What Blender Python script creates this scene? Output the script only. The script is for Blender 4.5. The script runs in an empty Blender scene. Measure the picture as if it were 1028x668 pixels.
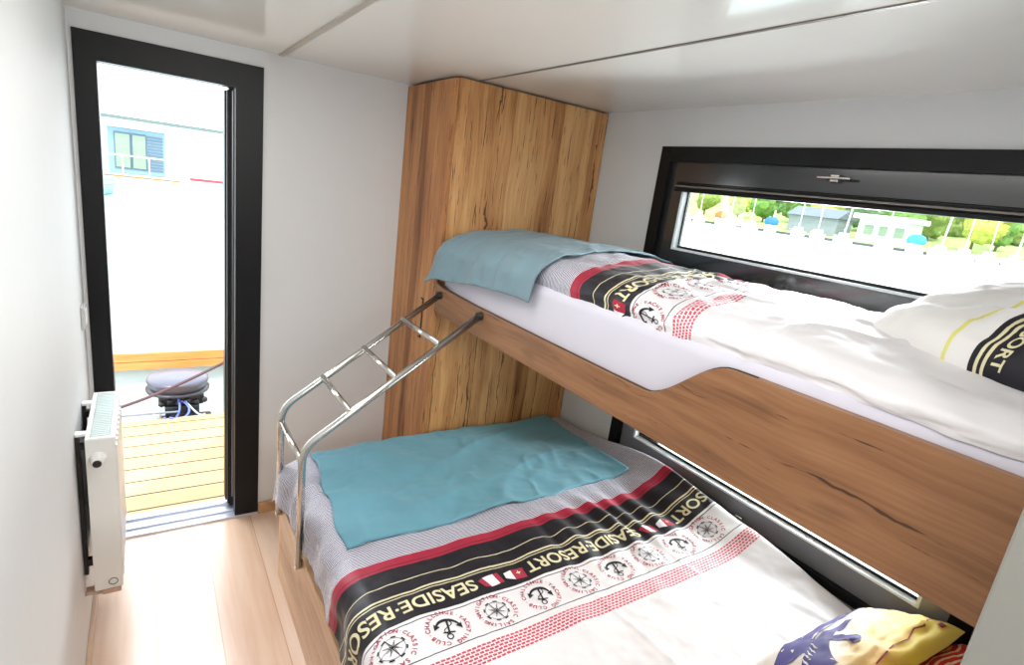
import bpy, bmesh, math, random
import numpy as np
from mathutils import Vector, Matrix

random.seed(7)
PI = math.pi
SC = bpy.context.scene
COL = SC.collection

# ------------------------------------------------------------------ camera
cam_d = bpy.data.cameras.new('camera')
cam = bpy.data.objects.new('camera', cam_d)
COL.objects.link(cam)
yaw, pitch, roll = -0.6017, -0.2507, 0.1317
fw = Vector((-math.sin(yaw) * math.cos(pitch), math.cos(yaw) * math.cos(pitch), math.sin(pitch)))
rt = Vector((math.cos(yaw), math.sin(yaw), 0))
up = rt.cross(fw)
r2 = rt * math.cos(roll) + up * math.sin(roll)
u2 = -rt * math.sin(roll) + up * math.cos(roll)
M = Matrix((r2, u2, -fw)).transposed().to_4x4()
M.translation = Vector((0.2049, -2.5562, 1.6605))
cam.matrix_world = M
cam_d.sensor_width = 36.0
cam_d.sensor_fit = 'HORIZONTAL'
cam_d.lens = 36.0 * 553.31 / 1028.0
cam_d.clip_start = 0.02
cam_d.clip_end = 2000
SC.camera = cam
SC.view_settings.view_transform = 'Standard'
SC.view_settings.look = 'None'
SC.view_settings.exposure = 0.0
SC.view_settings.gamma = 1.0

W, H = 2.0125, 2.061          # right wall, ceiling
WX, WD = 1.2155, 0.4785       # wardrobe left face, wardrobe depth
LX = 0.618                    # lower bed side panel


# ------------------------------------------------------------------ materials
class NT:
    def __init__(s, name):
        s.m = bpy.data.materials.new(name)
        s.m.use_nodes = True
        s.t = s.m.node_tree
        s.b = s.t.nodes['Principled BSDF']

    def n(s, typ, **kw):
        x = s.t.nodes.new(typ)
        for k, v in kw.items():
            setattr(x, k, v)
        return x

    def lk(s, a, b):
        s.t.links.new(a, b)

    def val(s, sock, v):
        if isinstance(v, bpy.types.NodeSocket):
            s.lk(v, sock)
        else:
            sock.default_value = v

    def math(s, op, a, b=0.0, c=None, clamp=False):
        x = s.n('ShaderNodeMath', operation=op, use_clamp=clamp)
        s.val(x.inputs[0], a)
        s.val(x.inputs[1], b)
        if c is not None:
            s.val(x.inputs[2], c)
        return x.outputs[0]

    def mix(s, f, a, b, mode='MIX'):
        x = s.n('ShaderNodeMix', data_type='RGBA', blend_type=mode)
        s.val(x.inputs[0], f)
        s.val(x.inputs[6], a)
        s.val(x.inputs[7], b)
        return x.outputs[2]

    def noise(s, vec, scale, detail=3, rough=.5, dist=0):
        x = s.n('ShaderNodeTexNoise')
        if vec is not None:
            s.lk(vec, x.inputs['Vector'])
        x.inputs['Scale'].default_value = scale
        x.inputs['Detail'].default_value = detail
        x.inputs['Roughness'].default_value = rough
        x.inputs['Distortion'].default_value = dist
        return x.outputs['Fac']

    def comb(s, x, y, z):
        c = s.n('ShaderNodeCombineXYZ')
        for i, v in enumerate((x, y, z)):
            s.val(c.inputs[i], v)
        return c.outputs[0]

    def coords(s, kind='Object'):
        return s.n('ShaderNodeTexCoord').outputs[kind]

    def xyz(s, vec):
        x = s.n('ShaderNodeSeparateXYZ')
        s.lk(vec, x.inputs[0])
        return x.outputs

    def ramp(s, f, stops, interp='LINEAR'):
        x = s.n('ShaderNodeValToRGB')
        cr = x.color_ramp
        cr.interpolation = interp
        while len(cr.elements) < len(stops):
            cr.elements.new(0.5)
        for e, (p, c) in zip(cr.elements, stops):
            e.position = p
        for e, (p, c) in zip(cr.elements, stops):
            e.color = tuple(c) + (1,) if len(c) == 3 else c
        s.lk(f, x.inputs[0])
        return x.outputs[0]

    def smooth(s, f, a, b):
        x = s.n('ShaderNodeMapRange', interpolation_type='SMOOTHSTEP')
        s.lk(f, x.inputs[0])
        x.inputs[1].default_value = a
        x.inputs[2].default_value = b
        return x.outputs[0]

    def bump(s, h, strength=.2, dist=.01):
        x = s.n('ShaderNodeBump')
        x.inputs['Strength'].default_value = strength
        x.inputs['Distance'].default_value = dist
        s.lk(h, x.inputs['Height'])
        s.lk(x.outputs[0], s.b.inputs['Normal'])

    def base(s, c, rough=.5, spec=.5, metal=0.0):
        s.val(s.b.inputs['Base Color'], c if isinstance(c, bpy.types.NodeSocket) else tuple(c) + (1,))
        s.val(s.b.inputs['Roughness'], rough)
        s.b.inputs['Specular IOR Level'].default_value = spec
        s.b.inputs['Metallic'].default_value = metal
        return s


def plain(name, c, rough=.5, spec=.5, metal=0.0, var=.06, scale=14, bump=0.0, bscale=200):
    """one colour with a little procedural unevenness"""
    t = NT(name)
    v = t.coords()
    n = t.noise(v, scale, 3)
    lo = tuple(x * (1 - var) for x in c) + (1,)
    hi = tuple(min(1, x * (1 + var)) for x in c) + (1,)
    t.base(t.mix(n, lo, hi), rough, spec, metal)
    if bump:
        t.bump(t.noise(v, bscale, 2), bump, .002)
    return t.m


def srgb(r, g, b):
    f = lambda c: (c / 255 / 12.92) if c / 255 <= .04045 else ((c / 255 + .055) / 1.055) ** 2.4
    return (f(r), f(g), f(b))


def wood(name, axis, dark, mid, light, strip=.13, crack=1.0, rough=.42, off=0.0, strips=.55, rare=0.0, knot=.72):
    t = NT(name)
    o = t.xyz(t.coords())
    i = 'xyz'.index(axis)
    L = o[i]
    others = [o[k] for k in range(3) if k != i]
    cross = t.math('ADD', others[0], others[1])
    cross = t.math('ADD', cross, off)
    wob = t.noise(t.comb(t.math('MULTIPLY', L, 1.2), cross, 0.0), 2.2, 2)
    cw = t.math('ADD', cross, t.math('MULTIPLY', t.math('SUBTRACT', wob, .5), .05))
    vec = t.comb(cw, t.math('MULTIPLY', L, .07), off)
    n1 = t.noise(vec, 26, 5, .6)
    n2 = t.noise(t.comb(cw, t.math('MULTIPLY', L, .03), off + 3), 130, 3, .6)
    # board strips of different tone
    cell = t.math('FLOOR', t.math('DIVIDE', t.math('ADD', cross, t.math('MULTIPLY', wob, .02)), strip))
    wn = t.n('ShaderNodeTexWhiteNoise', noise_dimensions='2D')
    t.lk(t.comb(cell, off + 1.3, 0.0), wn.inputs['Vector'])
    f = t.math('ADD', t.math('MULTIPLY', n1, .66), t.math('MULTIPLY', n2, .34))
    f = t.math('ADD', f, t.math('MULTIPLY', t.math('SUBTRACT', wn.outputs['Value'], .5), strips * .5))
    big = t.noise(t.comb(cross, t.math('MULTIPLY', L, .4), off + 5), 3.0, 3)
    f = t.math('ADD', f, t.math('MULTIPLY', t.math('SUBTRACT', big, .5), .55))
    colr = t.ramp(f, [(.22, dark), (.43, mid), (.66, light)])
    # long fine cracks: tapered lines along the grain
    crk = None
    for q, (fr, wid, ls, th) in enumerate(((5.5, .020, .8, .44), (11.0, .030, 1.2, .46), (23.0, .045, 2.4, .50), (41.0, .07, 3.4, .52))):
        wv = t.math('MULTIPLY', t.math('SUBTRACT', t.noise(t.comb(t.math('MULTIPLY', L, 2.2), t.math('MULTIPLY', cross, 5.0), off + q), 1.6, 4, .6), .5), .55)
        cc = t.math('ADD', t.math('MULTIPLY', cross, fr), wv)
        ce = t.math('FLOOR', cc)
        w2 = t.n('ShaderNodeTexWhiteNoise', noise_dimensions='2D')
        t.lk(t.comb(ce, off + q * 3.1 + .37, 0.0), w2.inputs['Vector'])
        ctr = t.math('ADD', .25, t.math('MULTIPLY', w2.outputs['Value'], .5))
        d = t.math('ABSOLUTE', t.math('SUBTRACT', t.math('FRACT', cc), ctr))
        seg = t.smooth(t.noise(t.comb(t.math('MULTIPLY', L, ls), t.math('MULTIPLY', ce, 7.31), off + q), 2.6, 3, .6), th + rare, th + rare + .15)
        ln = t.math('SUBTRACT', seg, t.math('DIVIDE', d, wid), clamp=True)
        ln = t.math('MULTIPLY', ln, 2.6, clamp=True)
        crk = ln if crk is None else t.math('MAXIMUM', crk, ln)
    cr = t.math('MULTIPLY', crk, .8 * crack, clamp=True)
    colr = t.mix(cr, colr, tuple(x * .16 for x in dark) + (1,))
    # knots
    vo = t.n('ShaderNodeTexVoronoi', feature='F1')
    vo.inputs['Scale'].default_value = 6.5
    t.lk(t.comb(t.math('ADD', cw, t.math('MULTIPLY', n1, .03)), t.math('MULTIPLY', L, .42), off), vo.inputs['Vector'])
    sel = t.math('GREATER_THAN', t.xyz(vo.outputs['Color'])[0], .5)
    kd = t.math('ADD', vo.outputs['Distance'], t.math('MULTIPLY', t.math('SUBTRACT', n2, .5), .12))
    kn = t.math('MULTIPLY', t.math('SUBTRACT', 1.0, t.smooth(kd, .03, .17)), t.math('MULTIPLY', sel, knot * crack))
    colr = t.mix(kn, colr, tuple(x * .35 for x in dark) + (1,))
    t.base(colr, rough, .35)
    t.bump(n1, .08, .003)
    return t.m


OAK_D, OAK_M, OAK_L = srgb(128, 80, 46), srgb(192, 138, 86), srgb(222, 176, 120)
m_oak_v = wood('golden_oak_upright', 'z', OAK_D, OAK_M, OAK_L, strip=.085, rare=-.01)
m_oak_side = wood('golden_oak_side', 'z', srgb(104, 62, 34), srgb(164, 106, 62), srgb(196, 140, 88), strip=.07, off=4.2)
m_oak_rail = wood('golden_oak_rail', 'y', srgb(104, 70, 46), srgb(140, 98, 66), srgb(164, 120, 84), strip=.3, off=2.0, strips=.25, rare=.075, knot=.3)
m_oak_bed = wood('pale_oak_bed', 'y', srgb(166, 124, 88), srgb(196, 156, 116), srgb(216, 182, 142), strip=.2, crack=.4, off=7.0)
m_edge = plain('oak_edge_band', srgb(214, 170, 116), .45)


def floor_mat():
    t = NT('oak_laminate')
    o = t.xyz(t.coords())
    bw = .1925
    bx = t.math('DIVIDE', o[0], bw)
    cell = t.math('FLOOR', bx)
    wn = t.n('ShaderNodeTexWhiteNoise', noise_dimensions='1D')
    t.lk(cell, wn.inputs['W'])
    ly = t.math('ADD', o[1], t.math('MULTIPLY', wn.outputs['Value'], 1.3))
    row = t.math('FLOOR', t.math('DIVIDE', ly, 1.28))
    wn2 = t.n('ShaderNodeTexWhiteNoise', noise_dimensions='2D')
    t.lk(t.comb(cell, row, 0.0), wn2.inputs['Vector'])
    g = t.noise(t.comb(t.math('ADD', o[0], t.math('MULTIPLY', wn2.outputs['Value'], 7.0)), t.math('MULTIPLY', o[1], .06), 0.0), 24, 5, .6)
    g2 = t.noise(t.comb(o[0], t.math('MULTIPLY', o[1], .25), 4.0), 4, 3)
    f = t.math('ADD', t.math('MULTIPLY', g, .6), t.math('MULTIPLY', g2, .45))
    f = t.math('ADD', f, t.math('MULTIPLY', t.math('SUBTRACT', wn2.outputs['Value'], .5), .22))
    c = t.ramp(f, [(.25, srgb(194, 154, 124)), (.5, srgb(214, 182, 156)), (.75, srgb(228, 204, 184))])
    fx = t.math('FRACT', bx)
    fy = t.math('FRACT', t.math('DIVIDE', ly, 1.28))
    gx = t.math('LESS_THAN', t.math('MINIMUM', fx, t.math('SUBTRACT', 1.0, fx)), .009)
    gy = t.math('LESS_THAN', fy, .0016)
    c = t.mix(t.math('MULTIPLY', t.math('MAXIMUM', gx, gy), .5), c, srgb(130, 96, 66) + (1,))
    t.base(c, .24, .9)
    t.b.inputs['Coat Weight'].default_value = .35
    t.b.inputs['Coat Roughness'].default_value = .18
    return t.m


def fabric(name, c, rough=.75, var=.05, spec=.3):
    t = NT(name)
    v = t.coords()
    n = t.noise(v, 9, 4)
    col = t.mix(n, tuple(x * (1 - var) for x in c) + (1,), tuple(min(1, x * (1 + var)) for x in c) + (1,))
    t.base(col, rough, spec)
    t.b.inputs['Sheen Weight'].default_value = .15
    t.bump(t.noise(v, 420, 2), .12, .001)
    return t.m


WHITE_CLOTH = srgb(232, 230, 232)
CREAM = srgb(226, 218, 178)
RED = srgb(164, 32, 60)
INK = srgb(22, 20, 30)


def duvet_mat():
    t = NT('nautical_duvet_print')
    uv = t.coords('UV')
    o = t.xyz(uv)
    v = o[1]
    n = t.noise(uv, 60, 2)
    v = t.math('ADD', v, t.math('MULTIPLY', t.math('SUBTRACT', n, .5), .0012))
    st = [(1.000, WHITE_CLOTH), (1.235, RED), (1.247, srgb(96, 16, 36)), (1.250, RED), (1.266, srgb(96, 16, 36)), (1.269, RED), (1.281, INK),
          (1.338, CREAM), (1.342, INK), (1.387, CREAM), (1.391, INK), (1.398, CREAM), (1.402, INK), (1.486, WHITE_CLOTH),
          (1.494, INK), (1.4975, WHITE_CLOTH), (1.612, INK), (1.6155, WHITE_CLOTH)]
    pink = srgb(206, 66, 90)
    for k in range(6):
        st.append((1.636 + k * .0095, pink))
        st.append((1.6415 + k * .0095, WHITE_CLOTH))
    a, b = .95, 1.75
    c = t.ramp(t.math('DIVIDE', t.math('SUBTRACT', v, a), b - a), [((p - a) / (b - a), q) for p, q in st], 'CONSTANT')
    # seersucker stripes at the foot end
    ph = t.math('ADD', t.math('MULTIPLY', o[1], 2 * PI / .0068), t.math('MULTIPLY', t.noise(uv, 24, 2), 5.0))
    s = t.math('GREATER_THAN', t.math('SINE', ph), .05)
    stripe = t.mix(s, srgb(66, 68, 96) + (1,), srgb(226, 224, 232) + (1,))
    c = t.mix(t.math('LESS_THAN', v, 1.235), c, stripe)
    # short breaks in the red lines
    br = t.math('LESS_THAN', t.math('FRACT', t.math('DIVIDE', t.math('ADD', o[0], t.math('MULTIPLY', t.math('FLOOR', t.math('DIVIDE', v, .0095)), .006)), .014)), .2)
    br = t.math('MULTIPLY', br, t.math('GREATER_THAN', v, 1.63))
    c = t.mix(br, c, WHITE_CLOTH + (1,))
    t.base(c, .48, .5)
    t.b.inputs['Sheen Weight'].default_value = .18
    t.b.inputs['Sheen Roughness'].default_value = .35
    t.bump(t.noise(uv, 500, 2), .08, .001)
    return t.m


m_floor = floor_mat()
m_wall = plain('white_wall_panel', srgb(217, 218, 218), .6, .3, var=.015)
m_ceil = plain('gloss_ceiling_panel', srgb(228, 226, 221), .10, .38, var=.01)
m_trim = plain('ceiling_joint_profile', srgb(176, 168, 156), .35)
m_trim2 = plain('ceiling_joint_dark', srgb(120, 114, 106), .4)
m_black = plain('anthracite_frame', srgb(15, 15, 17), .42, .25, var=.1)
m_sash = plain('sash_grey_black', srgb(44, 47, 50), .16, 1.0, var=.06)
m_sash_lit = plain('sash_reflection_grey', srgb(122, 124, 129), .24, .8, var=.06)  # lighter copy of the sash, reflected light put into its colour
m_gasket = plain('rubber_gasket', srgb(12, 12, 13), .6)
m_bead = plain('glazing_spacer', srgb(240, 248, 250), .3, .5)
m_alu = plain('threshold_aluminium', srgb(196, 200, 212), .3, .5, .7)
m_chrome = plain('brushed_steel', (.62, .61, .58), .2, .5, 1.0, var=.08, scale=40)
m_dark = plain('dark_fitting', srgb(30, 28, 26), .5)
m_white_metal = plain('white_enamel', srgb(226, 226, 222), .3, .5, var=.01)
m_grille = plain('radiator_grille', srgb(190, 204, 200), .4)
m_plastic = plain('white_plastic', srgb(236, 236, 232), .4)
m_beige_fit = plain('pipe_fitting', srgb(190, 160, 140), .4)
m_sheet = fabric('white_fitted_sheet', srgb(208, 206, 218))
m_teal = fabric('teal_cotton', srgb(98, 152, 168), .7, .07)
m_teal_up = fabric('dusty_teal_cotton', srgb(116, 142, 152), .7, .07)
m_duvet = duvet_mat()
m_cream = fabric('cream_print', CREAM)
m_red = fabric('red_print', RED)
m_ink = fabric('navy_print', INK)
m_wprint = fabric('white_print', WHITE_CLOTH)
m_purple = fabric('violet_print', srgb(74, 66, 142), .7, .25)


def glass_mat():
    t = NT('window_glass')
    nt = t.t
    out = nt.nodes['Material Output']
    nt.nodes.remove(t.b)
    tr = t.n('ShaderNodeBsdfTransparent')
    gl = t.n('ShaderNodeBsdfGlossy')
    gl.inputs['Roughness'].default_value = .02
    fr = t.n('ShaderNodeFresnel')
    fr.inputs[0].default_value = 1.45
    n = t.noise(t.coords(), 2.0, 1)
    tr_col = t.mix(n, (.97, .985, .98, 1), (.96, .98, .975, 1))
    t.lk(tr_col, tr.inputs[0])
    mx = t.n('ShaderNodeMixShader')
    t.lk(fr.outputs[0], mx.inputs[0])
    t.lk(tr.outputs[0], mx.inputs[1])
    t.lk(gl.outputs[0], mx.inputs[2])
    t.lk(mx.outputs[0], out.inputs[0])
    return t.m


m_glass = glass_mat()


# ------------------------------------------------------------------ mesh helpers
class MB:
    def __init__(s):
        s.v, s.f, s.mi, s.uv, s.sm = [], [], [], {}, []
        s.hasuv = False

    def add(s, verts, faces, mi=0, uvs=None, smooth=False):
        b = len(s.v)
        s.v.extend([tuple(p) for p in verts])
        for fc in faces:
            s.f.append(tuple(b + i for i in fc))
            s.mi.append(mi)
            s.sm.append(smooth)
        if uvs is not None:
            s.hasuv = True
            for i, q in enumerate(uvs):
                s.uv[b + i] = (float(q[0]), float(q[1]))
        return s

    def frombm(s, bm, mi=0, smooth=False):
        bm.verts.ensure_lookup_table()
        bm.verts.index_update()
        s.add([v.co[:] for v in bm.verts], [[v.index for v in f.verts] for f in bm.faces], mi, None, smooth)
        bm.free()
        return s

    def box(s, x0, x1, y0, y1, z0, z1, bev=0.0, seg=2, mi=0, smooth=False):
        bm = bmesh.new()
        bmesh.ops.create_cube(bm, size=1)
        for v in bm.verts:
            v.co = Vector(((x0 + x1) / 2 + v.co.x * (x1 - x0), (y0 + y1) / 2 + v.co.y * (y1 - y0), (z0 + z1) / 2 + v.co.z * (z1 - z0)))
        if bev > 0:
            bmesh.ops.bevel(bm, geom=list(bm.edges), offset=bev, segments=seg, profile=.5, affect='EDGES')
        return s.frombm(bm, mi, smooth)

    def tube(s, pts, r, n=12, mi=0, caps=True):
        pts = [Vector(p) for p in pts]
        rr = r if isinstance(r, (list, tuple)) else [r] * len(pts)
        verts, faces = [], []
        t0 = (pts[1] - pts[0]).normalized()
        nrm = t0.orthogonal().normalized()
        prev = t0
        for i, p in enumerate(pts):
            if i == 0:
                t = t0
            elif i == len(pts) - 1:
                t = (pts[i] - pts[i - 1]).normalized()
            else:
                t = ((pts[i] - pts[i - 1]).normalized() + (pts[i + 1] - pts[i]).normalized()).normalized()
            nrm = prev.rotation_difference(t) @ nrm
            prev = t
            bn = t.cross(nrm)
            for k in range(n):
                a = 2 * PI * k / n
                verts.append(p + (nrm * math.cos(a) + bn * math.sin(a)) * rr[i])
        for i in range(len(pts) - 1):
            for k in range(n):
                faces.append((i * n + k, i * n + (k + 1) % n, (i + 1) * n + (k + 1) % n, (i + 1) * n + k))
        if caps:
            faces.append(tuple(range(n - 1, -1, -1)))
            faces.append(tuple((len(pts) - 1) * n + k for k in range(n)))
        return s.add(verts, faces, mi, None, True)

    def prism(s, poly, axis, a0, a1, mi=0, bev=0.0):
        """poly: 2-D outline in the two other axes (in xyz order), extruded along axis from a0 to a1"""
        bm = bmesh.new()
        i = 'xyz'.index(axis)

        def mk(p, a):
            q = list(p)
            q.insert(i, a)
            return bm.verts.new(q)
        A = [mk(p, a0) for p in poly]
        B = [mk(p, a1) for p in poly]
        n = len(poly)
        fa = bm.faces.new(A)
        fb = bm.faces.new(B[::-1])
        for k in range(n):
            bm.faces.new((A[(k + 1) % n], A[k], B[k], B[(k + 1) % n]))
        bmesh.ops.recalc_face_normals(bm, faces=bm.faces[:])
        if bev:
            ed = [e for f in (fa, fb) for e in f.edges]
            bmesh.ops.bevel(bm, geom=ed, offset=bev, segments=2, profile=.5, affect='EDGES')
        bmesh.ops.triangulate(bm, faces=[f for f in bm.faces if len(f.verts) > 4])
        return s.frombm(bm, mi)

    def lathe(s, prof, centre, axis='z', n=24, mi=0):
        """prof: (radius, height) pairs"""
        verts, faces = [], []
        c = Vector(centre)
        for (r, h) in prof:
            for k in range(n):
                a = 2 * PI * k / n
                p = {'z': (r * math.cos(a), r * math.sin(a), h), 'y': (r * math.cos(a), h, -r * math.sin(a)), 'x': (h, r * math.cos(a), r * math.sin(a))}[axis]
                verts.append(c + Vector(p))
        for i in range(len(prof) - 1):
            for k in range(n):
                faces.append((i * n + k, i * n + (k + 1) % n, (i + 1) * n + (k + 1) % n, (i + 1) * n + k))
        faces.append(tuple(range(n - 1, -1, -1)))
        faces.append(tuple((len(prof) - 1) * n + k for k in range(n)))
        return s.add(verts, faces, mi, None, True)

    def grid(s, P, uv=None, mi=0, flip=False):
        """P: array (n,m,3)"""
        n, m = P.shape[:2]
        fs = []
        for i in range(n - 1):
            for j in range(m - 1):
                q = (i * m + j, (i + 1) * m + j, (i + 1) * m + j + 1, i * m + j + 1)
                fs.append(q[::-1] if flip else q)
        return s.add(P.reshape(-1, 3), fs, mi, None if uv is None else uv.reshape(-1, 2), True)


def root_loc(o):
    v = Vector((0, 0, 0))
    while o is not None:
        v += o.location
        o = o.parent
    return v


def obj(name, mb, mats, parent=None, pivot=None):
    if not isinstance(mats, (list, tuple)):
        mats = [mats]
    if parent is not None:
        off = root_loc(parent)
    elif pivot is not None:
        off = Vector(pivot)
    else:
        xs = np.array(mb.v)
        lo, hi = xs.min(0), xs.max(0)
        off = Vector(((lo[0] + hi[0]) / 2, (lo[1] + hi[1]) / 2, lo[2]))
    me = bpy.data.meshes.new(name)
    me.from_pydata([(p[0] - off.x, p[1] - off.y, p[2] - off.z) for p in mb.v], [], mb.f)
    for m in mats:
        me.materials.append(m)
    me.polygons.foreach_set('material_index', mb.mi)
    me.polygons.foreach_set('use_smooth', mb.sm)
    if mb.hasuv:
        l = me.uv_layers.new(name='UVMap')
        for lp in me.loops:
            l.data[lp.index].uv = mb.uv.get(lp.vertex_index, (0, 0))
    me.update()
    o = bpy.data.objects.new(name, me)
    COL.objects.link(o)
    if parent is not None:
        o.parent = parent
    else:
        o.location = off
    return o


def tag(o, label, cat, group=None, kind=None):
    o['label'] = label
    o['category'] = cat
    if group:
        o['group'] = group
    if kind:
        o['kind'] = kind
    return o


def thing(name, loc, label, cat, group=None):
    o = bpy.data.objects.new(name, None)
    o.empty_display_size = .1
    COL.objects.link(o)
    o.location = loc
    return tag(o, label, cat, group)


def struct(name, mb, mats, label=None, cat=None, parent=None):
    o = obj(name, mb, mats, parent, pivot=None if parent else (0, 0, 0))
    if parent is None:
        o['kind'] = 'structure'
        o['label'] = label
        o['category'] = cat
    return o


# ------------------------------------------------------------------ room shell
YN = -3.7                       # wall behind the camera
struct('floor', MB().box(-.1, W + .1, YN, 0.0, -.05, 0), m_floor, 'light oak laminate floor laid in long boards', 'floor')
struct('ceiling', MB().box(-.1, W + .1, YN, .16, H, H + .06), m_ceil, 'glossy off-white ceiling panels', 'ceiling')
struct('wall_left', MB().box(-.1, 0, YN, .16, -.05, H), m_wall, 'plain white wall behind the radiator', 'wall')
DX0, DX1, DH = .013, .612, 2.0
b = MB().box(0, DX0, 0, .16, -.05, H).box(DX1, W, 0, .16, -.05, H).box(DX0, DX1, 0, .16, DH, H)
struct('wall_back', b, m_wall, 'white wall around the narrow black-framed doorway', 'wall')
WY0, WY1 = -.853, -2.262        # both windows share these
UZ0, UZ1 = 1.385, 1.915
LZ0, LZ1 = .548, 1.078
b = MB().box(W, W + .1, WY0, .16, -.05, H).box(W, W + .1, YN, WY1, -.05, H)
b.box(W, W + .1, WY1, WY0, UZ1, H).box(W, W + .1, WY1, WY0, LZ1, UZ0).box(W, W + .1, WY1, WY0, -.05, LZ0)
struct('wall_right', b, m_wall, 'white wall holding the two long black windows', 'wall')
struct('wall_front', MB().box(-.1, W + .1, YN - .1, YN, -.05, H), m_wall, 'white wall opposite the doorway', 'wall')
b = MB().box(1.128, 1.213, -2.60, -2.405, 0, H, .004)
m_part_dim = plain('partition_panel_dim', srgb(152, 152, 145), .55, .3, var=.02)  # base grey lowered, the dim light on the post is in the colour
struct('wall_partition', b, m_part_dim, 'partition post, its grey dimmed for shade, at the head of the bunks', 'wall')
struct('wall_head', MB().box(1.2135, W, -2.80, -2.705, 0, H), m_wall, 'white wall closing the head end of the bunks', 'wall')
b = MB().box(DX1 + .002, WX - .001, -.014, 0, 0, .058, .002)
struct('baseboard_back', b, m_oak_bed, 'oak skirting between the doorway and the wardrobe', 'baseboard')
b = MB().box(0, .012, YN, -.015, 0, .045, .002)
struct('baseboard_left', b, plain('pale_skirting', srgb(206, 176, 146), .5), 'pale skirting along the wall under the radiator', 'baseboard')
s1 = MB().box(.665, .687, YN, 0, H - .004, H + .001, .001)
struct('trim_1', s1, m_trim, 'wide beige ceiling joint strip', 'trim')
s2 = MB().box(1.321, 1.3245, YN, -.47, H - .003, H + .001).box(1.3265, 1.330, YN, -.47, H - .003, H + .001)
struct('trim_2', s2, m_trim2, 'thin double ceiling joint line', 'trim')
struct('trim_3', MB().box(.0, .0125, -.004, 0, 0, DH, 0), m_wall, 'narrow white strip between wall corner and door frame', 'trim')

# doorway
b = MB()
for (x0, x1, z0, z1) in ((DX0, .078, 0, DH), (.512, DX1, 0, DH), (.078, .512, 1.908, DH)):
    b.box(x0, x1, -.010, .07, z0, z1)
door = struct('door_1', b, m_black, 'narrow black-framed doorway open to the deck', 'door')
b = MB()
for (x0, x1, z0, z1) in ((DX0, .064, .02, 1.93), (.497, DX1, .02, 1.93), (.064, .497, 1.925, DH)):
    b.box(x0, x1, .07, .12, z0, z1, .002)
struct('door_rebate', b, m_gasket, parent=door)
b = MB().box(.484, .505, .10, .165, .035, 1.902, .004)
b.box(.490, .499, .07, .10, .035, 1.902, .002)
struct('door_stile', b, m_black, parent=door)
struct('frame_highlight', MB().box(.508, .5112, .068, .073, .07, 1.90), m_alu, parent=door)  # thin strip added for the highlight line along the door frame
b = MB().box(DX0, DX1, -.012, .16, -.02, .012, .003).box(DX0, DX1, .03, .045, .01, .022, .002).box(DX0, DX1, .10, .112, .01, .024, .002)
struct('threshold', b, m_alu, parent=door)


def ring(mb, x0, x1, ya, yb, za, zb, wy, wt, wb, bev=.002):
    """rectangular frame in the yz plane; ya > yb"""
    mb.box(x0, x1, ya - wy, ya, zb, za, bev)
    mb.box(x0, x1, yb, yb + wy, zb, za, bev)
    mb.box(x0, x1, yb + wy, ya - wy, za - wt, za, bev)
    mb.box(x0, x1, yb + wy, ya - wy, zb, zb + wb, bev)


def window(name, z0, z1, label, upper):
    b = MB()
    ring(b, W - .012, W + .09, WY0, WY1, z1, z0, .055, .058, .05 if upper else .028)
    w = struct(name, b, m_black, label, 'window')
    b = MB()
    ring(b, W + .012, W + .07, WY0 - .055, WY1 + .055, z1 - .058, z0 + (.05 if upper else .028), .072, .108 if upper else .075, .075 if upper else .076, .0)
    struct('window_sash', b, m_sash if upper else m_sash_lit, parent=w)
    ya, yb = WY0 - .127, WY1 + .127
    zt, zb = z1 - .058 - (.108 if upper else .075), z0 + (.125 if upper else .104)
    b = MB()
    ring(b, W + .0125, W + .038, ya, yb, zt, zb, .010, .004, .008, .0)
    struct('glazing_bead', b, m_bead, parent=w)
    b = MB()
    ring(b, W + .038, W + .0405, ya, yb, zt, zb, .016, .006, .018, .0)
    struct('glazing_gasket', b, m_gasket, parent=w)
    struct('pane', MB().box(W + .041, W + .045, yb + .001, ya - .001, zb + .001, zt - .001), m_glass, parent=w)
    b = MB()
    if upper:
        zh, yh = 1.824, -1.585
        b.box(W - .008, W + .012, yh - .014, yh + .014, zh - .012, zh + .012, .003)
        b.box(W - .022, W - .010, yh - .055, yh + .050, zh - .004, zh + .004, .003)
        struct('handle', b, m_chrome, parent=w)
        b = MB().box(W - .004, W + .02, WY1 + .10, WY0 - .10, 1.742, 1.756, .003)
        for k in range(4):
            b.box(W + .0, W + .022, WY1 + .105, WY0 - .105, 1.757 + k * .006, 1.761 + k * .006, .001)
        bl = struct('blind', b, m_black, parent=w)
        struct('blind_rail', MB().box(W - .006, W - .001, WY1 + .10, WY0 - .10, 1.760, 1.766, .001), m_trim2, parent=bl)
    else:
        zh, yh = .592, -1.56
        b.box(W - .004, W + .012, yh - .015, yh + .015, zh - .012, zh + .012, .003)
        b.box(W - .018, W - .006, yh - .045, yh + .045, zh - .006, zh + .006, .003)
        struct('handle', b, m_chrome, parent=w)
    return w


window('window_1', UZ0, UZ1, 'long black-framed window above the upper bunk', True)
window('window_2', LZ0, LZ1, 'long black-framed window beside the lower bed', False)

# ------------------------------------------------------------------ wardrobe
wr = thing('wardrobe', (WX + .4, -WD / 2, 0), 'tall golden oak wardrobe with dark cracks reaching the ceiling', 'wardrobe')
obj('carcass', MB().box(WX + .020, W - .002, -WD, -.003, .0, H - .006, .0015), m_oak_v, wr)
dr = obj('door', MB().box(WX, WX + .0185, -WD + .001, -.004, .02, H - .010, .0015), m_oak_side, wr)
b = MB().box(WX - .004, WX + .001, -.371, -.366, .972, 1.152, .001).box(WX - .004, WX + .001, -.371, -.345, .972, .978, .001).box(WX - .004, WX + .001, -.371, -.345, 1.147, 1.153, .001)
obj('handle', b, m_dark, dr)

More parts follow.
